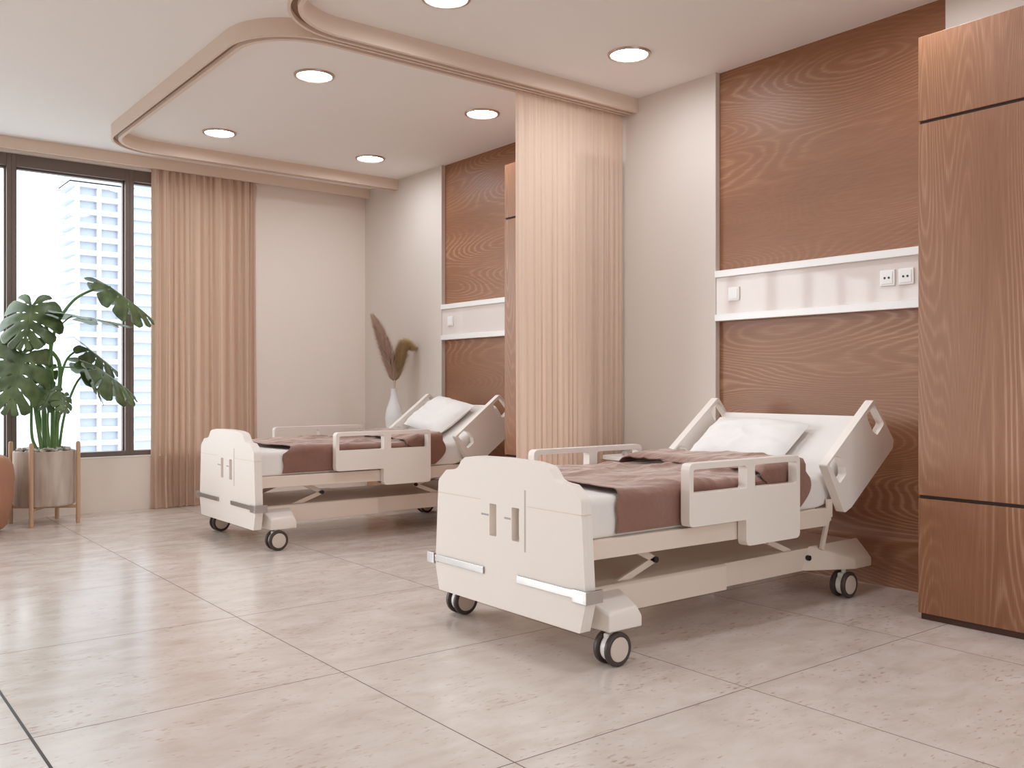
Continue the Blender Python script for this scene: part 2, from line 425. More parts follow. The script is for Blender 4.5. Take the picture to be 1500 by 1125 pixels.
# pelmet along the window wall
bm = bmesh.new(); add_box(bm, XL, XH, 8.345, 8.37, 3.005, ZC, .002)
struct(bm_finish(bm, 'trim_1', M_TRIM))

# ------------------------------------------------------------------ curtain tracks on the ceiling
def track(name, yn, yf, label):
    # closed loop from the head wall: near side y=yn, far side y=yf, left side x=1.96
    R = .44; XO = 1.925
    def loop(off, nseg=14):
        pts = [Vector((XH, yn+off))]
        r = R-off
        for cx, cy, a0 in ((XO+R, yn+R, -PI/2), (XO+R, yf-R, PI)):
            for j in range(nseg+1):
                a = a0 - (PI/2)*j/nseg
                pts.append(Vector((cx + r*math.cos(a), cy + r*math.sin(a))))
        pts.append(Vector((XH, yf-off)))
        return pts
    bm = bmesh.new()
    prof = [(0, ZC), (0, 3.0), (.016, 3.0), (.019, 3.022), (.05, 3.022), (.053, 3.0), (.078, 3.0), (.078, ZC)]
    rows = []
    for off, z in prof: rows.append([bm.verts.new((p.x, p.y, z)) for p in loop(off)])
    for a, b in zip(rows, rows[1:]):
        for j in range(len(a)-1): bm.faces.new((a[j], a[j+1], b[j+1], b[j]))
    o = bm_finish(bm, name, M_TRIM, angle=35)
    bm = bmesh.new()
    A = loop(.0195); B = loop(.0495)
    ra = [bm.verts.new((p.x, p.y, 3.0205)) for p in A]; rb = [bm.verts.new((p.x, p.y, 3.0205)) for p in B]
    for j in range(len(ra)-1): bm.faces.new((ra[j], ra[j+1], rb[j+1], rb[j]))
    bm_finish(bm, 'track_groove', M_GROOVE, o)
    return tag(o, label, 'curtain track', 'ceiling curtain tracks')
M_GROOVE = new_mat('track groove', (140, 106, 82), .6)
track('curtain_track', 4.645, 7.858, 'beige rounded ceiling curtain track looping around the farther bed and holding the divider curtain')
track('curtain_track', 4.62-(7.858-4.645), 4.62, 'beige rounded ceiling curtain track around the nearer bed, cut off by the top edge')

# ------------------------------------------------------------------ downlights
lights = [(3.99, 3.965, 'round recessed downlight with metal ring above the nearer bed, closest to the oak wall'),
          (2.66, 3.965, 'round recessed downlight cut off by the top edge of the picture'),
          (2.66, 5.49, 'round recessed downlight in the farther bay, nearest the rounded track corner and largest there'),
          (2.67, 7.20, 'round recessed downlight in the farther bay, leftmost and close to the window'),
          (4.01, 5.50, 'round recessed downlight in the farther bay, just left of the divider curtain'),
          (4.025, 7.20, 'round recessed downlight in the farther bay, smallest one, near the far wall corner'),
          (3.99, 2.25, 'round recessed downlight over the nearer bed, out of the picture'), (2.66, 2.25, 'round recessed downlight over the foot of the nearer bed, out of the picture')]
root = empty('downlight', (0, 0, 0))
bm = bmesh.new(); add_lathe(bm, [(.109, 0), (.109, -.006), (.114, -.012), (.128, -.010), (.131, -.0005), (.131, 0)], 48, cap=False)
bm_finish(bm, 'trim_ring', M_RING, root, 30)
bm = bmesh.new(); add_lathe(bm, [(0, -.003), (.110, -.003)], 48, cap=False); bm_finish(bm, 'diffuser', M_LAMP, root)
for x in (-6.2, -3.4, -.6):  # extra unseen downlights, added to raise the fill light
    for y in (-1.4, 1.6, 4.6, 7.2): lights.append((x, y, 'round recessed downlight added for fill light in the open room, out of the picture'))
for x in (2., 4.): lights.append((x, -.8, 'round recessed downlight added for fill light in the open room, out of the picture'))
for i, (x, y, lab) in enumerate(lights):
    o = root if i == 0 else copy_tree(root)
    o.location = (x, y, ZC-.0003); tag(o, lab, 'ceiling light', 'recessed downlights')

# ------------------------------------------------------------------ hospital bed
LX, LY = 2.39, 3.13
def ymir(p, s): return (p[0], p[1]*s, p[2])

def caster(parent, cx, cy, face):
    """twin wheel caster; outer wheel faces -y (face=-1) in both rows as in the photo"""
    c = empty('caster', (cx, cy, 0)); c.parent = parent
    R = .0675
    for oy in (-.0305, .0305):
        s = -1 if oy < 0 else 1
        M = Matrix.Translation((0, oy - s*.0125, R)) @ Matrix.Rotation(-s*-PI/2, 4, 'X')
        bm = bmesh.new()
        M = Matrix.Translation((0, oy, R)) @ Matrix.Rotation(PI/2 * (1 if s < 0 else -1), 4, 'X')
        add_lathe(bm, [(.046, -.011), (.058, -.012), (.066, -.008), (.0675, 0), (.066, .008), (.060, .0125), (.052, .0125), (.049, .010), (.046, .010)], 40, M, cap=False)
        bm_finish(bm, 'tyre', M_TYRE, c, 50)
        bm = bmesh.new()
        add_lathe(bm, [(0, -.010), (.047, -.010), (.0485, -.004), (.0485, .0105), (.046, .0125), (0, .0135)], 40, M)
        bm_finish(bm, 'hub_cap', M_HUB, c, 30)
    bm = bmesh.new()
    add_lathe(bm, [(.052, -.015), (.054, 0), (.052, .015)], 32, Matrix.Translation((0, 0, R)) @ Matrix.Rotation(PI/2, 4, 'X'))
    add_box(bm, -.035, .035, -.016, .016, .08, .128, .006)
    add_cyl(bm, (0, 0, .1), (0, 0, .15), .012, 16)
    bm_finish(bm, 'caster_body', M_WHITE, c)
    return c

def build_bed():
    bed = empty('hospital_bed', (LX, LY, 0))
    # --- footboard, in the y-z plane, front face at x = 0
    half = [(.49, .141), (.522, .258), (.496, .655), (.430, .706), (.367, .712), (.338, .722), (.308, .757), (.285, .772), (.20, .783)]
    rads = [.008, .02, .03, .02, .02, .03, .03, .05, .2]
    out = [(-y, z) for y, z in half] + [(0, .787)] + [(y, z) for y, z in reversed(half)]
    rr = rads + [.8] + list(reversed(rads))
    out = rounded(out, rr, 4)
    slot1 = [(.045, .445), (.095, .445), (.095, .584), (.045, .584)]
    slot2 = [(-.113, .443), (-.062, .443), (-.062, .583), (-.113, .583)]
    M = basis((0, 1, 0), (0, 0, 1), (1, 0, 0), (0, 0, 0))
    bm = plate_bm([out, rounded(slot1, .006, 3), rounded(slot2, .006, 3)], .026, .004, M)
    M2 = basis((0, 1, 0), (0, 0, 1), (1, 0, 0), (.0262, 0, 0))
    b2 = plate_bm([out, rounded(slot1, .006, 3), rounded(slot2, .006, 3)], .020, .002, M2); join(bm, b2)
    M3 = basis((0, 1, 0), (0, 0, 1), (1, 0, 0), (.0464, 0, 0))
    b2 = plate_bm([out], .007, .002, M3); join(bm, b2)
    fb = bm_finish(bm, 'footboard', M_BED, bed, 35)
    bm = bmesh.new(); add_box(bm, -.0006, .001, -.157, -.1475, .406, .663); bm_finish(bm, 'vertical_seam', M_SEAM, fb)
    for a, b in ((.16, .496), (-.496, -.165)):
        bm = bmesh.new(); add_box(bm, -.0012, .002, a, b, .5945, .5985, .0006, 1)
        if a < 0: add_box(bm, 0, .05, -.502, -.494, .5945, .5985, .0006, 1)
        bm_finish(bm, 'horizontal_seam', M_BED2, fb)
    for a, b in ((.1, .155), (-.055, -.012)):
        bm = bmesh.new(); add_box(bm, -.0008, .001, a, b, .529, .537); bm_finish(bm, 'slot_mark', M_GREY, fb)
    bm = bmesh.new(); add_box(bm, .022, .0462, -.103, -.080, .455, .57, .004); bm_finish(bm, 'slot_latch', M_BED, fb)
    # chrome bumper brackets
    bm = bmesh.new()
    add_box(bm, -.008, -.0002, -.456, -.103, .272, .303, .002); add_box(bm, -.013, -.0002, -.526, -.455, .258, .309, .003)
    add_box(bm, -.013, .078, -.538, -.524, .258, .309, .003)
    bm_finish(bm, 'corner_bracket', M_CHROME, fb)
    bm = bmesh.new()
    add_box(bm, -.008, -.0002, .133, .5, .272, .303, .002); add_box(bm, -.010, .03, .524, .582, .258, .309, .003); add_box(bm, -.005, .02, .495, .526, .268, .300, .002)
    bm_finish(bm, 'corner_bracket', M_CHROME, fb)
    # --- siderails
    for s in (-1, 1):
        yo = .538; th = .048
        o2 = [(.574, .499), (.952, .499), (.952, .381), (1.351, .381), (1.351, .768), (.574, .768)]
        o2 = rounded(o2, [.028, .012, .03, .03, .03, .03], 5)
        h1 = rounded([(.600, .640), (.955, .640), (.955, .741), (.600, .741)], [.006, .012, .02, .012], 4)
        h2 = rounded([(1.013, .640), (1.325, .640), (1.325, .741), (1.013, .741)], [.006, .006, .012, .012], 4)
        M = basis((1, 0, 0), (0, 0, 1), (0, -s, 0), (0, s*yo, 0))
        bm = plate_bm([o2, h1, h2], th, .006, M)
        bm_finish(bm, 'side_rail', M_BED, bed, 35)
    # --- tilted head rails
    u = Vector((.413, 0, .311)).normalized(); v = Vector((.177, 0, -.227)).normalized()
    O = Vector((1.579, 0, .706))
    for s in (-1, 1):
        o2 = [(0, 0), (.53, 0), (.545, .285), (.513, .315), (.035, .306), (-.03, .288)]
        o2 = rounded(o2, [.012, .018, .02, .02, .02, .02], 4)
        h1 = rounded([(.018, .012), (.088, .012), (.12, .05), (.12, .112), (.10, .145), (.03, .145)], .014, 3)
        h2 = rounded([(.43, .022), (.515, .022), (.526, .16), (.44, .166), (.418, .125), (.418, .05)], .014, 3)
        h1 = [(a, b) for a, b in h1]
        y0 = s*.530; M = basis(u, v, (0, -s, 0), O + Vector((0, y0, 0)))
        bm = plate_bm([o2, h1, h2], .046, .005, M)
        bm_finish(bm, 'head_rail', M_BED, bed, 35)
    # --- mattress: flat part and raised head part in one body
    prof_top = [(.06, .655)] + [(1.60, .655), (1.66, .668), (1.72, .705), (2.00, .916), (2.012, .935)]
    nrm = [(0, 1), (0, 1), (-.3, .95), (-.55, .83), (-.6, .8), (-.6, .8)]
    bm = bmesh.new()
    T = .168
    xs = []
    path = []
    for i in range(len(prof_top)-1):
        a, b = prof_top[i], prof_top[i+1]; na, nb = nrm[i], nrm[i+1]
        k = 10 if i == 0 else 4
        for j in range(k):
            t = j/k; path.append(((a[0]*(1-t)+b[0]*t, a[1]*(1-t)+b[1]*t), (na[0]*(1-t)+nb[0]*t, na[1]*(1-t)+nb[1]*t)))
    path.append((prof_top[-1], nrm[-1]))
    rings = []
    for (px, pz), (nx, nz) in path:
        l = math.hypot(nx, nz); nx /= l; nz /= l
        bot = (px - nx*T, pz - nz*T)
        hw = .458; r = .035
        sec = rounded([(-hw, 0), (hw, 0), (hw, T), (-hw, T)], [.02, .02, r, r], 5)
        rings.append([bm.verts.new((bot[0] + nx*w, y, bot[1] + nz*w)) for y, w in sec])
    m = len(rings[0])
    for a, b in zip(rings, rings[1:]):
        for j in range(m): bm.faces.new((a[j], a[(j+1) % m], b[(j+1) % m], b[j]))
    bm.faces.new(list(reversed(rings[0]))); bm.faces.new(rings[-1])
    ms = bm_finish(bm, 'mattress', M_SHEET, bed, 50)
    # --- deck frame
    bm = bmesh.new()
    for s in (-1, 1):
        y0, y1 = sorted((s*.484, s*.448))
        add_hull(bm, [(x, y, z) for y in (y0, y1) for x, z in ((.054, .413), (.054, .487), (1.69, .487), (1.69, .425), (1.65, .40), (1.60, .413))], .003)
    add_box(bm, .054, .09, -.45, .45, .42, .48, .003); add_box(bm, .8, .84, -.45, .45, .42, .48, .003); add_box(bm, 1.6, 1.65, -.45, .45, .42, .48, .003)
    add_box(bm, .06, 1.62, -.44, .44, .478, .487, .002)
    bm_finish(bm, 'deck_frame', M_BED2, bed)
    # backrest panel beneath the raised mattress
    bm = bmesh.new()
    ux = Vector((.8, 0, .6))
    A = Vector((1.71, 0, .487)); 
    M = basis(ux, (0, 1, 0), (-.6, 0, .8), A + Vector((.012, 0, -.016)))
    add_box(bm, 0, .50, -.44, .44, 0, .012, .002, M=M)
    bm_finish(bm, 'backrest_panel', M_BED2, bed)
    # brackets joining rails to frame
    for s in (-1, 1):
        for x in (1.05, 1.25): box('rail_bracket', x-.02, x+.02, min(s*.489, s*.47), max(s*.489, s*.47), .415, .48, M_BED2, bed, .002)
        box('rail_bracket', 1.66, 1.70, min(s*.485, s*.47), max(s*.485, s*.47), .44, .53, M_BED2, bed, .003)
    for s in (-1, 1): box('footboard_support', .0535, .072, s*.30-.03, s*.30+.03, .2, .46, M_BED2, bed, .003)
    # --- base
    bm = bmesh.new(); add_hull(bm, [(x, y, z) for x in (.09, .986) for y, z in ((-.402, .16), (.402, .16), (-.402, .268), (.402, .268), (-.39, .279), (.39, .279))], .004)
    bm_finish(bm, 'base_cover', M_BED2, bed)
    bm = bmesh.new(); add_box(bm, .95, 2.08, -.371, .371, .163, .275, .005); bm_finish(bm, 'base_beam', M_BED2, bed)
    bm = bmesh.new()
    for s in (-1, 1):
        add_hull(bm, [(.095, s*.555, .14), (.275, s*.555, .14), (.095, s*.555, .205), (.275, s*.555, .18), (.11, s*.545, .219), (.255, s*.545, .222),
                      (.09, s*.40, .14), (.30, s*.40, .16), (.09, s*.40, .262), (.30, s*.40, .262)], .008, 3)
    add_box(bm, .1, .29, -.4, .4, .145, .2, .003)
    bm_finish(bm, 'foot_crossbar', M_BED, bed)
    for s in (-1, 1):
        bm = bmesh.new()
        add_hull(bm, [(1.94, s*.463, .147), (2.09, s*.463, .147), (1.94, s*.463, .198), (2.09, s*.463, .190),
                      (1.60, s*.37, .163), (2.12, s*.37, .150), (1.66, s*.37, .284), (2.10, s*.37, .284), (1.92, s*.44, .225), (2.08, s*.44, .222)], .006, 2)
        bm_finish(bm, 'head_outrigger', M_BED2, bed)
    for x, yy in ((.15, .5125), (1.91, .4125)):
        for s in (-1, 1): caster(bed, x, s*yy + (.007 if s > 0 else 0), -1)
    # --- lifting linkage
    for s in (-1, 1):
        y = s*.35
        for (a, b, w) in (((.40, .42), (.555, .343), .030), ((.555, .343), (.34, .268), .030), ((1.56, .420), (1.33, .345), .028), ((1.33, .345), (1.52, .27), .028)):
            bm = bmesh.new()
            d = Vector((b[0]-a[0], 0, b[1]-a[1])); L = d.length; d.normalize(); q = Vector((-d.z, 0, d.x))
            M = basis(d, (0, 1, 0), q, (a[0], y, a[1]))
            add_box(bm, -.01, L+.01, -.009, .009, -w/2, w/2, .003, M=M)
            bm_finish(bm, 'lift_arm', M_BED2, bed)
        for x, z, yy in ((.555, .343, .352), (1.33, .345, .352), (1.649, .226, .371)):
            bm = bmesh.new(); add_cyl(bm, (x, s*yy, z), (x, s*(yy+.018), z), .0135, 20)
            bm_finish(bm, 'pivot_cap', M_BLACK, bed)
        # slanting stay between frame and base under the head end
        bm = bmesh.new()
        d = Vector((-.045, 0, -.13)); L = d.length; d.normalize()
        M = basis(d, (0, 1, 0), Vector((-d.z, 0, d.x)), (1.79, s*.40, .43))
        add_box(bm, -.03, L+.04, -.008, .008, -.014, .014, .003, M=M)
        bm_finish(bm, 'backrest_stay', M_BED2, bed)
    for x in (.44, 1.5):
        bm = bmesh.new(); add_cyl(bm, (x, -.34, .40), (x, .34, .40), .012, 16); bm_finish(bm, 'lift_rod', M_BED2, bed)
    return bed

bed1 = build_bed()
bed2 = copy_tree(bed1); bed2.location = (LX-.003, LY+CY+.008, 0)
tag(bed1, 'white hospital bed with raised head and brown blanket, nearer one beside the tall oak cabinet', 'hospital bed', 'hospital beds')
tag(bed2, 'white hospital bed with raised head and brown blanket, farther one near the window', 'hospital bed', 'hospital beds')

# ------------------------------------------------------------------ bedding
def fbm(x, y, z): return noise.fractal(Vector((x, y, z)), 1.0, 2.0, 4)
def section(n_top=40, n_side=14, hw=.4665, zt=.668, zb=.502, r=.036):
    """points over the mattress from far hem to near hem: (y, z, ny, nz)"""
    pts = []
    for j in range(n_side): pts.append((hw, zb + (zt-r-zb)*j/n_side, 1, 0))
    for j in range(6): a = j/5*PI/2; pts.append((hw-r+r*math.cos(a), zt-r+r*math.sin(a), math.cos(a), math.sin(a)))
    for j in range(1, n_top): pts.append((hw-r-(2*(hw-r))*j/n_top, zt, 0, 1))
    for j in range(6): a = PI/2 + j/5*PI/2; pts.append((-(hw-r)+r*math.cos(a), zt-r+r*math.sin(a), math.cos(a), math.sin(a)))
    for j in range(1, n_side+1): pts.append((-hw, zt-r-(zt-r-zb)*j/n_side, -1, 0))
    return pts

def blanket(seed):
    bm = bmesh.new()
    S = section(n_top=64); ns = len(S); nx = 110
    rows = []
    def lump(x, y):
        n3 = lambda u, v, w: noise.noise(Vector((u, v, w)))
        a = n3(x*1.7+seed, y*3.0, .3) * .022
        # drawn folds wandering down the bed: ridged noise gives soft crests
        q = n3(x*2.3+seed*3, y*5.5 + .8*n3(x*2., y*2., seed), 1.7)
        a += .026*(1-min(1, abs(q)*3.2))**1.6 * (.35+.65*max(0, n3(x*1.9, y*1.6+seed, 4.)+.45))
        q = n3(x*5.0+seed, y*8.0, 5.1)
        a += .009*(1-min(1, abs(q)*3.))**1.5
        return a*.86
    for i in range(nx+1):
        t = i/nx
        row = []
        for (y, z, ny, nz) in S:
            top = max(0, nz)
            hem0 = .215 + top*(.045 + .03*math.sin(y*6+seed)) + .004*math.sin(z*60)
            x = hem0 + (1.33-hem0)*t
            edge = max(0, 1-t*6)
            d = .004 + top*(.008 + max(-.005, lump(x, y))*(1-.8*edge))
            d += top*edge*.003                          # hem lifts off at the foot end
            if nz < .5:
                k = max(0, (z-.5)/.17)
                d += .0075*(.5+.5*math.sin(x*24 + 1.5*math.sin(x*7+seed)))*k + .001
                d = min(d, .0125)
            row.append(bm.verts.new((x, max(-.4805, min(.4805, y + ny*d)), z + nz*d)))
        rows.append(row)
    for a, b in zip(rows, rows[1:]):
        for j in range(ns-1): bm.faces.new((a[j], b[j], b[j+1], a[j+1]))
    # the upper end turned back over itself: a second, puffier layer
    rows = []
    nx = 40
    for i in range(nx+1):
        t = i/nx; row = []
        for (y, z, ny, nz) in S:
            top = max(0, nz)
            x0 = 1.17 + .03*math.sin(y*5+seed) + (0 if nz > .5 else .03)
            h = (z-.502)/.166
            x1 = 1.50 + .02*math.sin(y*9+seed*2) if nz > .5 else 1.425 + .10*math.sin(min(1, max(0, h))*PI*.75)
            x = x0 + (x1-x0)*t
            bul = math.sin(min(1, t*3.2)*PI/2)
            d = top*(.032 + .022*bul + .020*t + .5*lump(x*1.3+3, y*1.2))
            if nz < .5: d = .0155
            row.append(bm.verts.new((x, max(-.4805, min(.4805, y + ny*d)), z + nz*d)))
        rows.append(row)
    for a, b in zip(rows, rows[1:]):
        for j in range(ns-1): bm.faces.new((a[j], b[j], b[j+1], a[j+1]))
    # rolled seam joining the two layers at the head end, tucked beneath the flap
    last = rows[-1]; rl = [bm.verts.new((v.co.x-.03, v.co.y*.985, v.co.z-.018 if abs(v.co.y) < .44 else v.co.z)) for v in last]
    for j in range(ns-1): bm.faces.new((last[j], rl[j], rl[j+1], last[j+1]))
    o = bm_finish(bm, 'blanket', M_BLANKET, None, 80, recalc=False)
    sm = o.modifiers.new('thickness', 'SOLIDIFY'); sm.thickness = .0035; sm.offset = 1
    return o
b1 = blanket(1.3); b1.location = (LX, LY, 0)
b2 = blanket(5.1); b2.location = bed2.location
tag(b1, 'rumpled brown blanket draped over the mattress of the nearer bed', 'blanket', 'brown blankets')
tag(b2, 'rumpled brown blanket draped over the mattress of the farther bed', 'blanket', 'brown blankets')

def pillow(cx, cy, w, l, th, rot, lift, seed, mat=M_PILLOW):
    """cushion lying on the raised head of the mattress; w across the bed, l up the slope"""
    bm = bmesh.new(); n = 30
    ux = Vector((.8, 0, .6)); uy = Vector((0, 1, 0)); un = Vector((-.6, 0, .8))
    c, s = math.cos(rot), math.sin(rot)
    O = Vector((cx, cy, .705 + .7535*(cx-1.72) + lift))
    rows = {}
    for side in (1, -1):
        g = []
        for i in range(n+1):
            r = []
            for j in range(n+1):
                a = 2*i/n-1; b = 2*j/n-1
                if side == -1 and (i in (0, n) or j in (0, n)): r.append(rows[(i, j)]); continue
                pinch = 1 - .10*(1-a*a)*abs(b)**2; pinch2 = 1 - .10*(1-b*b)*abs(a)**2
                x = b*w/2*pinch2*(1-.0*abs(a)); y = a*l/2*pinch
                prof = max(0, (1-a**4)*(1-b**4))**.7
                h = side*th/2*prof
                rq = noise.noise(Vector((a*1.6+seed, b*1.9, seed))); wr = fbm(a*1.2+seed, b*1.2, seed)*.012*prof + .010*(1-min(1, abs(rq)*3.5))**1.5*prof**.5
                h += wr if side > 0 else 0
                if side < 0: h = max(h, -th*.30)
                X = x*c - y*s; Y = x*s + y*c
                p = O + uy*X + ux*Y + un*(h + th*.30)
                v = bm.verts.new(p); r.append(v)
                if side == 1: rows[(i, j)] = v
            g.append(r)
        for i in range(n):
            for j in range(n): bm.faces.new((g[i][j], g[i+1][j], g[i+1][j+1], g[i][j+1]))
    return bm_finish(bm, 'pillow', mat, None, 80)
p1 = pillow(1.785, .10, .63, .36, .10, .05, .014, 2.2); p1.location = (LX, LY, 0)
p2 = pillow(1.85, .09, .68, .40, .12, .17, .018, 6.0); p2.location = bed2.location
tag(p1, 'white pillow resting on the raised head of the nearer bed', 'pillow', 'white pillows')
tag(p2, 'white creased pillow resting askew on the raised head of the farther bed', 'pillow', 'white pillows')

# ------------------------------------------------------------------ bed head service panels
def service_panel(y0, y1, dy, label):
    r = empty('service_panel', (XW, y0, 1.51))
    L = y1-y0
    a = box('panel_face', -.035, -.001, 0, L, .035, .275, M_PANEL, r, bev=.002)
    for z in (-.006, .272):
        box('panel_rail', -.052, -.001, 0, L, z, z+.044, M_ALU, r, bev=.004)
    def plate(y, z, holes):
        s = box('socket' if holes else 'switch', -.045, -.035, y-.043, y+.043, z-.043, z+.043, M_WHITE, r, bev=.003)
        box('insert', -.0485, -.045, y-.032, y+.032, z-.032, z+.032, M_WHITE, s, bev=.0015)
        if holes:
            for q in (-.012, .012):
                bm = bmesh.new(); add_cyl(bm, (-.050, y+q, z), (-.046, y+q, z), .0062, 16); bm_finish(bm, 'socket_hole', M_BLACK, s)
    plate(L-.145, .160, False); plate(2.681-y0+dy, .165, True); plate(2.575-y0+dy, .165, True)
    return tag(r, label, 'service panel', 'white service panels')
service_panel(P1[0], P1[1], 0, 'glossy white service panel with switch and two sockets above the nearer bed')
service_panel(P2[0], P2[1], CY, 'glossy white service panel on the oak wall above the farther bed')

# ------------------------------------------------------------------ tall cabinets
def cabinet(y1, label):
    W = .66; D = XW-4.175
    r = empty('tall_cabinet', (4.175, y1, 0))
    xb = D if False else XH-.002-4.175
    box('plinth', .012, xb, -W+.005, -.008, 0, .03, M_PLINTH, r, bev=.002)
    box('body', .018, xb, -W, 0, .03, 2.732, M_CAB, r, bev=.001)
    box('drawer', 0, .017, -W, 0, .03, .566, M_CAB, r, bev=.0025)
    box('door', 0, .017, -W, 0, .582, 2.322, M_CAB, r, bev=.0025)
    box('upper_door', 0, .017, -W, 0, 2.336, 2.732, M_CAB, r, bev=.0025)
    for z in (.564, 2.320): box('finger_gap', .012, .0178, -W+.002, -.003, z, z+.020, M_GAP, r, 0)
    return tag(r, label, 'cabinet', 'tall oak cabinets')
cabinet(2.248, 'tall brown oak cabinet with vertical grain at the right edge, beside the nearer bed')
cabinet(5.445, 'tall brown oak cabinet half hidden behind the divider curtain, beside the farther bed')

# ------------------------------------------------------------------ nightstands
def nightstand(dy, label):
    r = empty('nightstand', (4.43, 4.24+dy, 0))
    def rb(name, hx, hy, z0, z1, rad, mat, bev=.004):
        pts = rounded([(-hx, -hy), (hx, -hy), (hx, hy), (-hx, hy)], [rad, .01, .01, rad], 8)
        bm = plate_bm([pts], z1-z0, bev, basis((1, 0, 0), (0, 1, 0), (0, 0, 1), (0, 0, z0)))
        return bm_finish(bm, name, mat, r)
    rb('plinth', .17, .24, 0, .04, .08, M_PLINTH)
    rb('body', .20, .28, .04, .60, .10, M_NIGHT)
    rb('top', .19, .265, .604, .63, .09, M_WHITE)
    bm = bmesh.new(); add_box(bm, -.212, -.2, -.06, .06, .50, .512, .003); bm_finish(bm, 'drawer_handle', M_ALU, r)
    return tag(r, label, 'nightstand', 'rounded oak nightstands')
nightstand(0, 'rounded oak nightstand with white top between the nearer bed and the divider curtain')
nightstand(CY, 'rounded oak nightstand with white top beside the farther bed, under the white vase')
# things on the nearer nightstand
bm = bmesh.new(); add_box(bm, 4.33, 4.52, 4.02, 4.14, .631, .662, .004)
tag(bm_finish(bm, 'box', M_WHITE), 'small flat white box lying on the nightstand by the nearer bed', 'box')
M_PAT = new_mat('patterned grey', (150, 142, 138), .6)
vo = N(M_PAT, 'ShaderNodeTexVoronoi'); vo.inputs['Scale'].default_value = 60.
cr = N(M_PAT, 'ShaderNodeValToRGB'); cr.color_ramp.elements[0].color = s2l((120, 112, 110)); cr.color_ramp.elements[1].color = s2l((205, 198, 194))
tc = N(M_PAT, 'ShaderNodeTexCoord'); LK(M_PAT, tc.outputs['Object'], vo.inputs['Vector']); LK(M_PAT, vo.outputs['Distance'], cr.inputs[0]); LK(M_PAT, cr.outputs[0], bsdf(M_PAT).inputs['Base Color'])
bm = bmesh.new(); add_box(bm, 4.36, 4.56, 4.16, 4.40, .631, .655, .003)
tag(bm_finish(bm, 'book', M_PAT), 'grey patterned book lying at the back of the nightstand by the nearer bed', 'book')

# ------------------------------------------------------------------ vase and pampas
vx, vy, vz = 4.42, 7.46, .6302
bm = bmesh.new()
add_lathe(bm, [(0, 0), (.05, 0), (.058, .01), (.077, .10), (.082, .16), (.074, .225), (.055, .285), (.037, .335), (.029, .375), (.027, .415), (.030, .432), (.026, .432), (.023, .415), (.023, .38), (.0, .36)], 40)
tag(bm_finish(bm, 'vase', M_VASE, None, 60, (vx, vy, vz)), 'white ceramic bottle vase on the nightstand beyond the farther bed', 'vase')
def pampas(name, pts, wmax, mat, label, seed):
    rnd = random.Random(seed)
    P = [Vector(p) for p in pts]
    def cur(t):
        f = t*(len(P)-1); i = min(int(f), len(P)-2); f -= i
        a, b, c, d = P[max(i-1, 0)], P[i], P[i+1], P[min(i+2, len(P)-1)]
        return .5*((2*b) + (c-a)*f + (2*a-5*b+4*c-d)*f*f + (3*b-a-3*c+d)*f**3)
    r = empty(name, tuple(P[0]))
    o0 = P[0].copy()
    bm = bmesh.new(); add_tube(bm, [cur(k/24)-o0 for k in range(25)], [.0035*(1-.7*k/24) for k in range(25)], 6)
    bm_finish(bm, 'stalk', mat, r)
    bm = bmesh.new()
    for k in range(5200):
        t = .20 + .80*rnd.random()**.9
        c = cur(t)-o0; d = (cur(min(1, t+.03)) - cur(t-.03)).normalized()
        env = math.sin(min(1, (t-.12)/.88)**.8*PI)**.7 if t < .99 else .2
        env = max(env, .25)
        a = rnd.random()*2*PI; n1 = d.orthogonal().normalized(); n2 = d.cross(n1)
        rad = (n1*math.cos(a) + n2*math.sin(a))
        L = (.03+.05*rnd.random())
        tip = c + rad*wmax*env*(.35+.65*rnd.random()) + d*L + Vector((0, 0, -.012*rnd.random()))
        mid = c + rad*wmax*env*.45 + d*L*.35
        w = d.cross(rad)*.0016
        vs = [bm.verts.new(q) for q in (c-w, c+w, mid+w, mid-w, tip)]
        bm.faces.new((vs[0], vs[1], vs[2], vs[3])); bm.faces.new((vs[3], vs[2], vs[4]))
    bm_finish(bm, 'plume', mat, r, 80)
    return tag(r, label, 'dried grass', 'pampas stems in the vase')
M_PAM1 = new_mat('pampas mauve', (214, 190, 174), .9); M_PAM2 = new_mat('pampas gold', (200, 174, 134), .9)
Y0 = 7.46
pampas('pampas_stem', [(vx-.004, vy, vz+.3665), at(576, 552, Y0), at(568, 520, Y0+.02), at(558, 490, Y0+.05), at(548, 467, Y0+.08)], .125, M_PAM1, 'mauve beige pampas plume leaning to the left in the white vase', 3)
pampas('pampas_stem', [(vx+.006, vy, vz+.3665), at(580, 552, Y0), at(586, 525, Y0-.02), at(592, 506, Y0-.03), at(604, 508, Y0-.02)], .115, M_PAM2, 'golden beige pampas plume bending to the right in the white vase', 4)

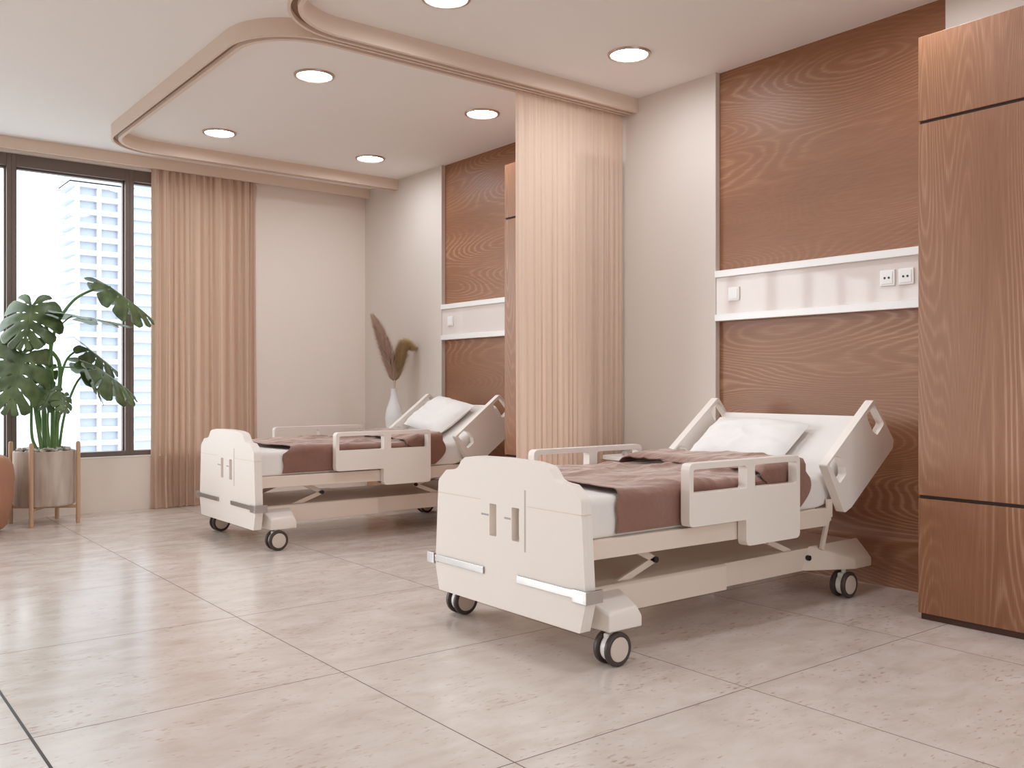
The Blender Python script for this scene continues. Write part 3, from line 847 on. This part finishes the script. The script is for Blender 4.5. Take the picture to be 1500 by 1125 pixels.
# ------------------------------------------------------------------ curtains
def curtain(name, xa, xb, yc, ztop, zbot, amp, npl, mat, label, seed, flare=0., sharp=1.):
    bm = bmesh.new(); nx = npl*14; nz = 60
    rnd = random.Random(seed)
    ph = [rnd.uniform(-.5, .5) for _ in range(8)]; wd = [rnd.uniform(.6, 1.4) for _ in range(npl+2)]
    tot = sum(wd[:npl]); rows = []
    def phase(s):
        v = s*tot; i = 0
        while i < npl-1 and v > wd[i]: v -= wd[i]; i += 1
        return i + v/wd[i], wd[i]
    for k in range(nz+1):
        tz = k/nz; z = zbot + (ztop-zbot)*tz; row = []
        for i in range(nx+1):
            s = i/nx; p, w = phase(s)
            a = amp*(.55+.45*w)*(1-.35*tz**4)
            c = math.cos(2*PI*p); c = math.copysign(abs(c)**sharp, c)
            y = yc + a*c
            y += amp*.35*math.sin(2*PI*p*2.3+ph[0]*6)*(.4+.6*tz)
            y += amp*.5*math.sin(s*9+ph[1]*5 + 1.2*(1-tz))*(1-tz)
            x = xa + (xb-xa)*s + .012*math.sin(2*PI*p+1)*(1-tz) + flare*(s-.5)*(1-tz)**3
            y -= .035*max(0, .06-tz)/.06*max(0, math.sin(s*11+ph[2]))      # hem breaking on the floor
            row.append(bm.verts.new((x, y, z)))
        rows.append(row)
    for a, b in zip(rows, rows[1:]):
        for j in range(nx): bm.faces.new((a[j], a[j+1], b[j+1], b[j]))
    o = bm_finish(bm, name, mat, None, 180)
    return tag(o, label, 'curtain')
curtain('curtain', 2.505, 3.468, 8.392, 3.04, .004, .030, 13, M_CURT, 'peach pleated floor length curtain at the right end of the window', 11, flare=.02)
curtain('divider_curtain', 3.682, 4.646, 4.680, 3.016, .02, .0055, 19, M_CURT2, 'pale peach pleated divider curtain hanging from the ceiling track between the two beds', 5, sharp=.8)

# ------------------------------------------------------------------ plant stand, potted monstera
pc = Vector((1.58, 8.07, 0))
st = empty('plant_stand', tuple(pc)); 
for k in range(4):
    a = math.radians(-32 + 90*k); x, y = .256*math.cos(a), .256*math.sin(a)
    bm = bmesh.new(); add_lathe(bm, [(0, 0), (.015, 0), (.0165, .004), (.0165, .632), (.0145, .643), (.009, .649), (0, .651)], 20, Matrix.Translation((x, y, 0)))
    bm_finish(bm, 'leg', M_STAND, st)
for k in range(2):
    bm = bmesh.new(); M = Matrix.Rotation(math.radians(-32+90*k), 4, 'Z')
    add_box(bm, -.242, .242, -.012, .012, .120 if k else .1195, .146, .003, M=M); bm_finish(bm, 'crossbar', M_STAND, st)
tag(st, 'light wooden plant stand with four round legs holding the stoneware pot by the window', 'plant stand')
pl = empty('potted_monstera', (pc.x, pc.y, .147))
R0 = .225
bm = bmesh.new(); add_lathe(bm, [(0, 0), (R0-.015, 0), (R0-.004, .006), (R0, .02), (R0, .425), (R0-.004, .431), (R0-.016, .431), (R0-.018, .42), (R0-.018, .395), (0, .395)], 64)
bm_finish(bm, 'pot', M_POT, pl, 40)
bm = bmesh.new(); rnd = random.Random(2)
for k in range(170):
    a = rnd.random()*2*PI; q = math.sqrt(rnd.random())*(R0-.04); s = rnd.uniform(.012, .026)
    t = bmesh.new(); bmesh.ops.create_icosphere(t, subdivisions=2, radius=s)
    Mx = Matrix.Translation((q*math.cos(a), q*math.sin(a), .412+s*.5+rnd.random()*.022)) @ Matrix.Rotation(rnd.random()*6, 4, 'Z') @ Matrix.Rotation(rnd.uniform(-.5, .5), 4, 'X') @ Matrix.Diagonal((1.3, .9, .65, 1))
    bmesh.ops.transform(t, matrix=Mx, verts=t.verts); join(bm, t)
pb = bm_finish(bm, 'pebbles', M_PEB, pl, 80); pb['kind'] = 'stuff'
tcn = N(M_PEB, 'ShaderNodeTexCoord'); vo = N(M_PEB, 'ShaderNodeTexNoise'); vo.inputs['Scale'].default_value = 22.
cr = N(M_PEB, 'ShaderNodeValToRGB'); cr.color_ramp.elements[0].color = s2l((128, 112, 98)); cr.color_ramp.elements[1].color = s2l((214, 206, 200))
cr.color_ramp.elements[0].position = .38; cr.color_ramp.elements[1].position = .6
LK(M_PEB, tcn.outputs['Object'], vo.inputs['Vector']); LK(M_PEB, vo.outputs['Fac'], cr.inputs[0]); LK(M_PEB, cr.outputs[0], bsdf(M_PEB).inputs['Base Color'])

def leaf_mesh(B, T, S, cup=.18, droop=.12, lobes=6, seed=0, wid=1.0, fold=0.):
    """B where the stalk joins, T the tip, S a point on the broadest part of one edge (all in the plant's own frame)"""
    rnd = random.Random(seed)
    a = (T-B); L = a.length; a.normalize()
    b = (S-B) - a*(S-B).dot(a); W = b.length*wid; b.normalize(); n = a.cross(b)
    if n.z < 0: n = -n
    bm = bmesh.new()
    def P(side, s, t):
        # s 0..1 round from the back lobe to the tip, t 0..1 from midrib to the edge
        m = L*(.02 + .90*max(0, (s-.10)/.90)**1.15)
        th = math.radians(165*(1-s)**1.25 + 14*s)
        r = W*1.08*(math.sin(PI*min(1, (s*.93+.06))**.75)**.62) + .02*L
        if s < .12: r *= .72 + 2.3*s
        x = m + r*t*math.cos(th); y = r*t*math.sin(th)*side
        curve = -cup*W*(abs(y)/max(W, 1e-4))**2 - droop*L*(max(0, x)/L)**2
        curve += .03*W*math.sin(s*lobes*2*PI)*t
        if side < 0: return B + a*x + b*y*math.cos(fold) + n*(curve - abs(y)*math.sin(fold))
        return B + a*x + b*y + n*curve
    for side in (1, -1):
        cut = [i/(lobes) + (rnd.uniform(-.012, .012) if 0 < i < lobes else 0) for i in range(lobes+1)]
        for i in range(lobes):
            s0, s1 = cut[i], cut[i+1]; ns, ntt = 7, 18
            g0 = 0 if i == 0 else 1; g1 = 0 if i == lobes-1 else 1
            depth = rnd.uniform(.34, .5)
            grid_ = []
            for j in range(ntt+1):
                t = j/ntt
                if t > depth: gap = (.17*min(1, ((t-depth)/.14))**.5 - .06*(t-depth))
                elif .16 < t < .26: gap = .16*math.sin((t-.16)/.10*PI)
                else: gap = 0
                gap *= (s1-s0)
                # rounded finger end
                e = max(0, (t-.84)/.16); rnd_end = (s1-s0)*.5*(1-math.sqrt(max(0, 1-e*e)))*.55
                lo = s0 + (gap*.5+rnd_end)*g0; hi = s1 - (gap*.5+rnd_end)*g1
                grid_.append([bm.verts.new(P(side, lo + (hi-lo)*k/ns, t)) for k in range(ns+1)])
            for r1, r2 in zip(grid_, grid_[1:]):
                for k in range(ns):
                    f = (r1[k], r1[k+1], r2[k+1], r2[k])
                    try: bm.faces.new(f if side > 0 else tuple(reversed(f)))
                    except ValueError: pass
    bmesh.ops.remove_doubles(bm, verts=bm.verts, dist=.0008)
    return bm
O0 = Vector((pc.x, pc.y, .147))
def W_(px, py, Y): return at(px, py, Y) - O0
LV = [  # base, tip, edge point : (px, py, Y)
    ('a', (160, 419, 8.10), (230, 466, 8.20), (172, 462, 7.94), .10, .08, .84),
    ('b', (47, 446, 8.02), (34, 503, 7.78), (88, 462, 7.90), .50, .12, 1.0),
    ('c', (33, 514, 7.90), (16, 602, 7.70), (80, 548, 7.84), .55, .10, 1.0),
    ('d', (140, 536, 8.15), (203, 576, 8.20), (150, 574, 7.95), .10, .10, .95),
    ('e', (128, 510, 8.26), (178, 545, 8.33), (122, 532, 8.16), .15, .10, .95),
    ('f', (98, 460, 8.05), (184, 474, 8.10), (140, 464, 7.78), .10, .05, 1.0),
    ('g', (74, 571, 7.92), (62, 598, 7.80), (93, 584, 7.86), .45, .12, 1.0),
    ('h', (93, 580, 7.82), (94, 604, 7.72), (108, 590, 7.80), .45, .12, 1.0),
    ('i', (126, 540, 8.0), (158, 592, 8.04), (136, 560, 7.86), .2, .1, .7),
    ('j', (72, 540, 8.2), (60, 585, 8.12), (86, 560, 8.2), .3, .1, .9),
]
for i, (k, B, T, S, cup, droop, wid) in enumerate(LV):
    bm = leaf_mesh(W_(*B), W_(*T), W_(*S), cup, droop, 6 if k in 'abcd' else 5, 20+i, wid, {'a': 1.0, 'd': 1.0, 'e': .6, 'c': .3, 'b': .2}.get(k, 0.))
    o = bm_finish(bm, 'leaf', M_LEAF, pl, 60, recalc=False)
    sm = o.modifiers.new('thickness', 'SOLIDIFY'); sm.thickness = .0012
def bez(ps, n=18):
    out = []
    P = [Vector(p) for p in ps]
    for k in range((len(P)-1)*n+1):
        i = min(k//n, len(P)-2); f = k/n - i
        a, b, c, d = P[max(i-1, 0)], P[i], P[i+1], P[min(i+2, len(P)-1)]
        out.append(.5*((2*b) + (c-a)*f + (2*a-5*b+4*c-d)*f*f + (3*b-a-3*c+d)*f**3))
    return out
STM = [
    ([(76, 666, 8.02), (77, 600, 8.03), (74, 520, 8.04), (84, 475, 8.06), (108, 440, 8.08), (138, 424, 8.10), (162, 420, 8.10)], .011, .005),
    ([(66, 664, 8.0), (64, 600, 8.0), (69, 540, 8.0), (74, 510, 8.02), (68, 480, 8.02), (56, 455, 8.02), (47, 446, 8.02)], .011, .006),
    ([(62, 664, 7.98), (52, 600, 7.96), (48, 560, 7.95), (40, 530, 7.92), (33, 514, 7.90)], .010, .006),
    ([(82, 664, 8.06), (84, 600, 8.06), (88, 555, 8.08), (86, 530, 8.08), (76, 515, 8.06)], .012, .009),
    ([(86, 664, 8.10), (94, 610, 8.10), (110, 565, 8.12), (126, 545, 8.14), (140, 536, 8.15)], .007, .004),
    ([(80, 662, 8.12), (84, 590, 8.14), (94, 535, 8.2), (110, 515, 8.25), (128, 510, 8.26)], .008, .004),
    ([(72, 662, 8.10), (66, 600, 8.08), (60, 560, 8.06), (76, 540, 8.04), (100, 538, 8.0), (126, 540, 8.0)], .007, .003),
    ([(78, 560, 8.04), (76, 500, 8.04), (84, 482, 8.04), (98, 468, 8.05), (106, 463, 8.05)], .005, .003),
    ([(74, 664, 7.96), (70, 620, 7.95), (72, 590, 7.94), (74, 571, 7.92)], .006, .004),
    ([(80, 664, 7.95), (84, 625, 7.92), (90, 600, 7.86), (93, 580, 7.82)], .006, .004),
    ([(58, 664, 8.0), (47, 640, 8.0), (46, 590, 8.0), (47, 560, 8.0)], .008, .006),
    ([(70, 664, 8.14), (58, 610, 8.16), (56, 570, 8.18), (72, 540, 8.2)], .008, .005),
]
for ps, r0, r1 in STM:
    c = bez([W_(*p) for p in ps]); m = len(c)
    bm = bmesh.new(); add_tube(bm, c, [1.6*(r0 + (r1-r0)*k/(m-1)) for k in range(m)], 10)
    bm_finish(bm, 'stem', M_STEM, pl, 60)
tag(pl, 'large monstera with split green leaves in a streaked stoneware pot by the window', 'potted plant')

# ------------------------------------------------------------------ tub chair at the left edge
cc = Vector((.985, 7.80, 0))
wv = N(M_TERRA, 'ShaderNodeTexWave'); tc = N(M_TERRA, 'ShaderNodeTexCoord'); wv.wave_type = 'BANDS'; wv.bands_direction = 'X'; wv.inputs['Scale'].default_value = 40.
LK(M_TERRA, tc.outputs['Object'], wv.inputs['Vector']); bp = N(M_TERRA, 'ShaderNodeBump'); bp.inputs['Strength'].default_value = .25; bp.inputs['Distance'].default_value = .004
LK(M_TERRA, wv.outputs['Fac'], bp.inputs['Height']); LK(M_TERRA, bp.outputs[0], bsdf(M_TERRA).inputs['Normal'])
ch = empty('tub_chair', tuple(cc))
bm = bmesh.new(); add_lathe(bm, [(0, .0), (.20, 0), (.20, .035), (0, .035)], 40); bm_finish(bm, 'base', M_PLINTH, ch)
bm = bmesh.new(); add_lathe(bm, [(0, .035), (.26, .035), (.285, .06), (.325, .25), (.335, .40), (.325, .50), (.29, .555), (.25, .575), (.215, .56), (.20, .50), (.19, .36), (0, .36)], 56)
bm_finish(bm, 'shell', M_TERRA, ch, 60)
bm = bmesh.new(); add_lathe(bm, [(0, .361), (.16, .361), (.183, .38), (.183, .42), (.16, .445), (0, .455)], 48); bm_finish(bm, 'seat_cushion', M_TERRA, ch, 60)
tag(ch, 'rounded terracotta ribbed tub chair cut off by the left edge, beside the plant stand', 'chair')

# ------------------------------------------------------------------ city outside
M_FAC = new_mat('tower glass', (198, 203, 214), .3)  # facade colour lightened to stand in for haze and overexposure outside
M_SLAB = new_mat('tower concrete', (212, 214, 220), .8)
def tower(x0, x1, y0, y1, ztop, floor_h, label, balcony=True, mat=M_FAC):
    r = empty('office_tower', ((x0+x1)/2, (y0+y1)/2, -40))
    zb = -40
    def loc(x, y, z): return (x-(x0+x1)/2, y-(y0+y1)/2, z+40)
    bm = bmesh.new(); a = loc(x0, y0, zb); b = loc(x1, y1, ztop); add_box(bm, a[0], b[0], a[1], b[1], a[2], b[2]); bm_finish(bm, 'facade', mat, r)
    bm = bmesh.new(); z = zb
    while z < ztop:
        a = loc(x0-.7, y0-.9, z); b = loc(x1+.7, y1+.5, z+floor_h*.38); add_box(bm, a[0], b[0], a[1], b[1], a[2], b[2]); z += floor_h
    a = loc(x0-.7, y0-.9, ztop); b = loc(x1+.7, y1+.5, ztop+.8); add_box(bm, a[0], b[0], a[1], b[1], a[2], b[2])
    bm_finish(bm, 'balcony_bands', M_SLAB, r)
    if balcony:
        bm = bmesh.new(); x = x0
        while x < x1:
            a = loc(x, y0-.85, zb); b = loc(x+.5, y0-.1, ztop); add_box(bm, a[0], b[0], a[1], b[1], a[2], b[2]); x += 2.6
        bm_finish(bm, 'facade_columns', M_SLAB, r)
    return tag(r, label, 'building')
tower(28.5, 35.0, 128, 133, 27.0, 1.75, 'pale narrow tower with stacked balconies outside the window, left of the other tower')
tower(40.5, 75.0, 165, 190, 62.0, 2.1, 'pale blue tower with horizontal floor bands outside the window, right of the narrow tower', balcony=False)

# ------------------------------------------------------------------ light
w = bpy.data.worlds.new('sky'); sc.world = w; w.use_nodes = True
bg = w.node_tree.nodes['Background']; bg.inputs[0].default_value = (.87, .95, 1.0, 1); bg.inputs[1].default_value = 2.3
wt = w.node_tree; wtc = wt.nodes.new('ShaderNodeTexCoord'); wsx = wt.nodes.new('ShaderNodeSeparateXYZ'); wmr = wt.nodes.new('ShaderNodeMapRange')
wt.links.new(wtc.outputs['Generated'], wsx.inputs[0]); wt.links.new(wsx.outputs[2], wmr.inputs[0])
wmr.inputs[1].default_value = -.06; wmr.inputs[2].default_value = .04; wmr.inputs[3].default_value = 1.5; wmr.inputs[4].default_value = 2.45   # city ground is dimmer than the sky
wt.links.new(wmr.outputs[0], bg.inputs[1])
sun = bpy.data.lights.new('sun', 'SUN'); sun.energy = 1.35; sun.angle = math.radians(22); sun.color = (.95, .98, 1.0)
so = bpy.data.objects.new('sun', sun); COL.objects.link(so)
el = math.radians(9.5)
d = Vector((.788*math.cos(el), -.615*math.cos(el), -math.sin(el)))
so.rotation_euler = d.to_track_quat('-Z', 'Y').to_euler(); so.location = (-6, 12, 4)
def portal(name, loc, rot, sx, sy):
    l = bpy.data.lights.new(name, 'AREA'); l.shape = 'RECTANGLE'; l.size = sx; l.size_y = sy; l.cycles.is_portal = True
    o = bpy.data.objects.new(name, l); COL.objects.link(o); o.location = loc; o.rotation_euler = rot
portal('portal', ((XL+WX1)/2, 8.66, (WZ0+WZ1)/2), (-PI/2, 0, 0), WX1-XL, WZ1-WZ0)
portal('portal', (2.4, YF-.25, (WZ0+WZ1)/2), (PI/2, 0, 0), 3.6, WZ1-WZ0)
cy = sc.cycles
cy.max_bounces = 10; cy.diffuse_bounces = 7; cy.glossy_bounces = 4; cy.transparent_max_bounces = 12; cy.transmission_bounces = 4
cy.use_denoising = True; cy.sample_clamp_indirect = 8.; cy.caustics_reflective = False; cy.caustics_refractive = False
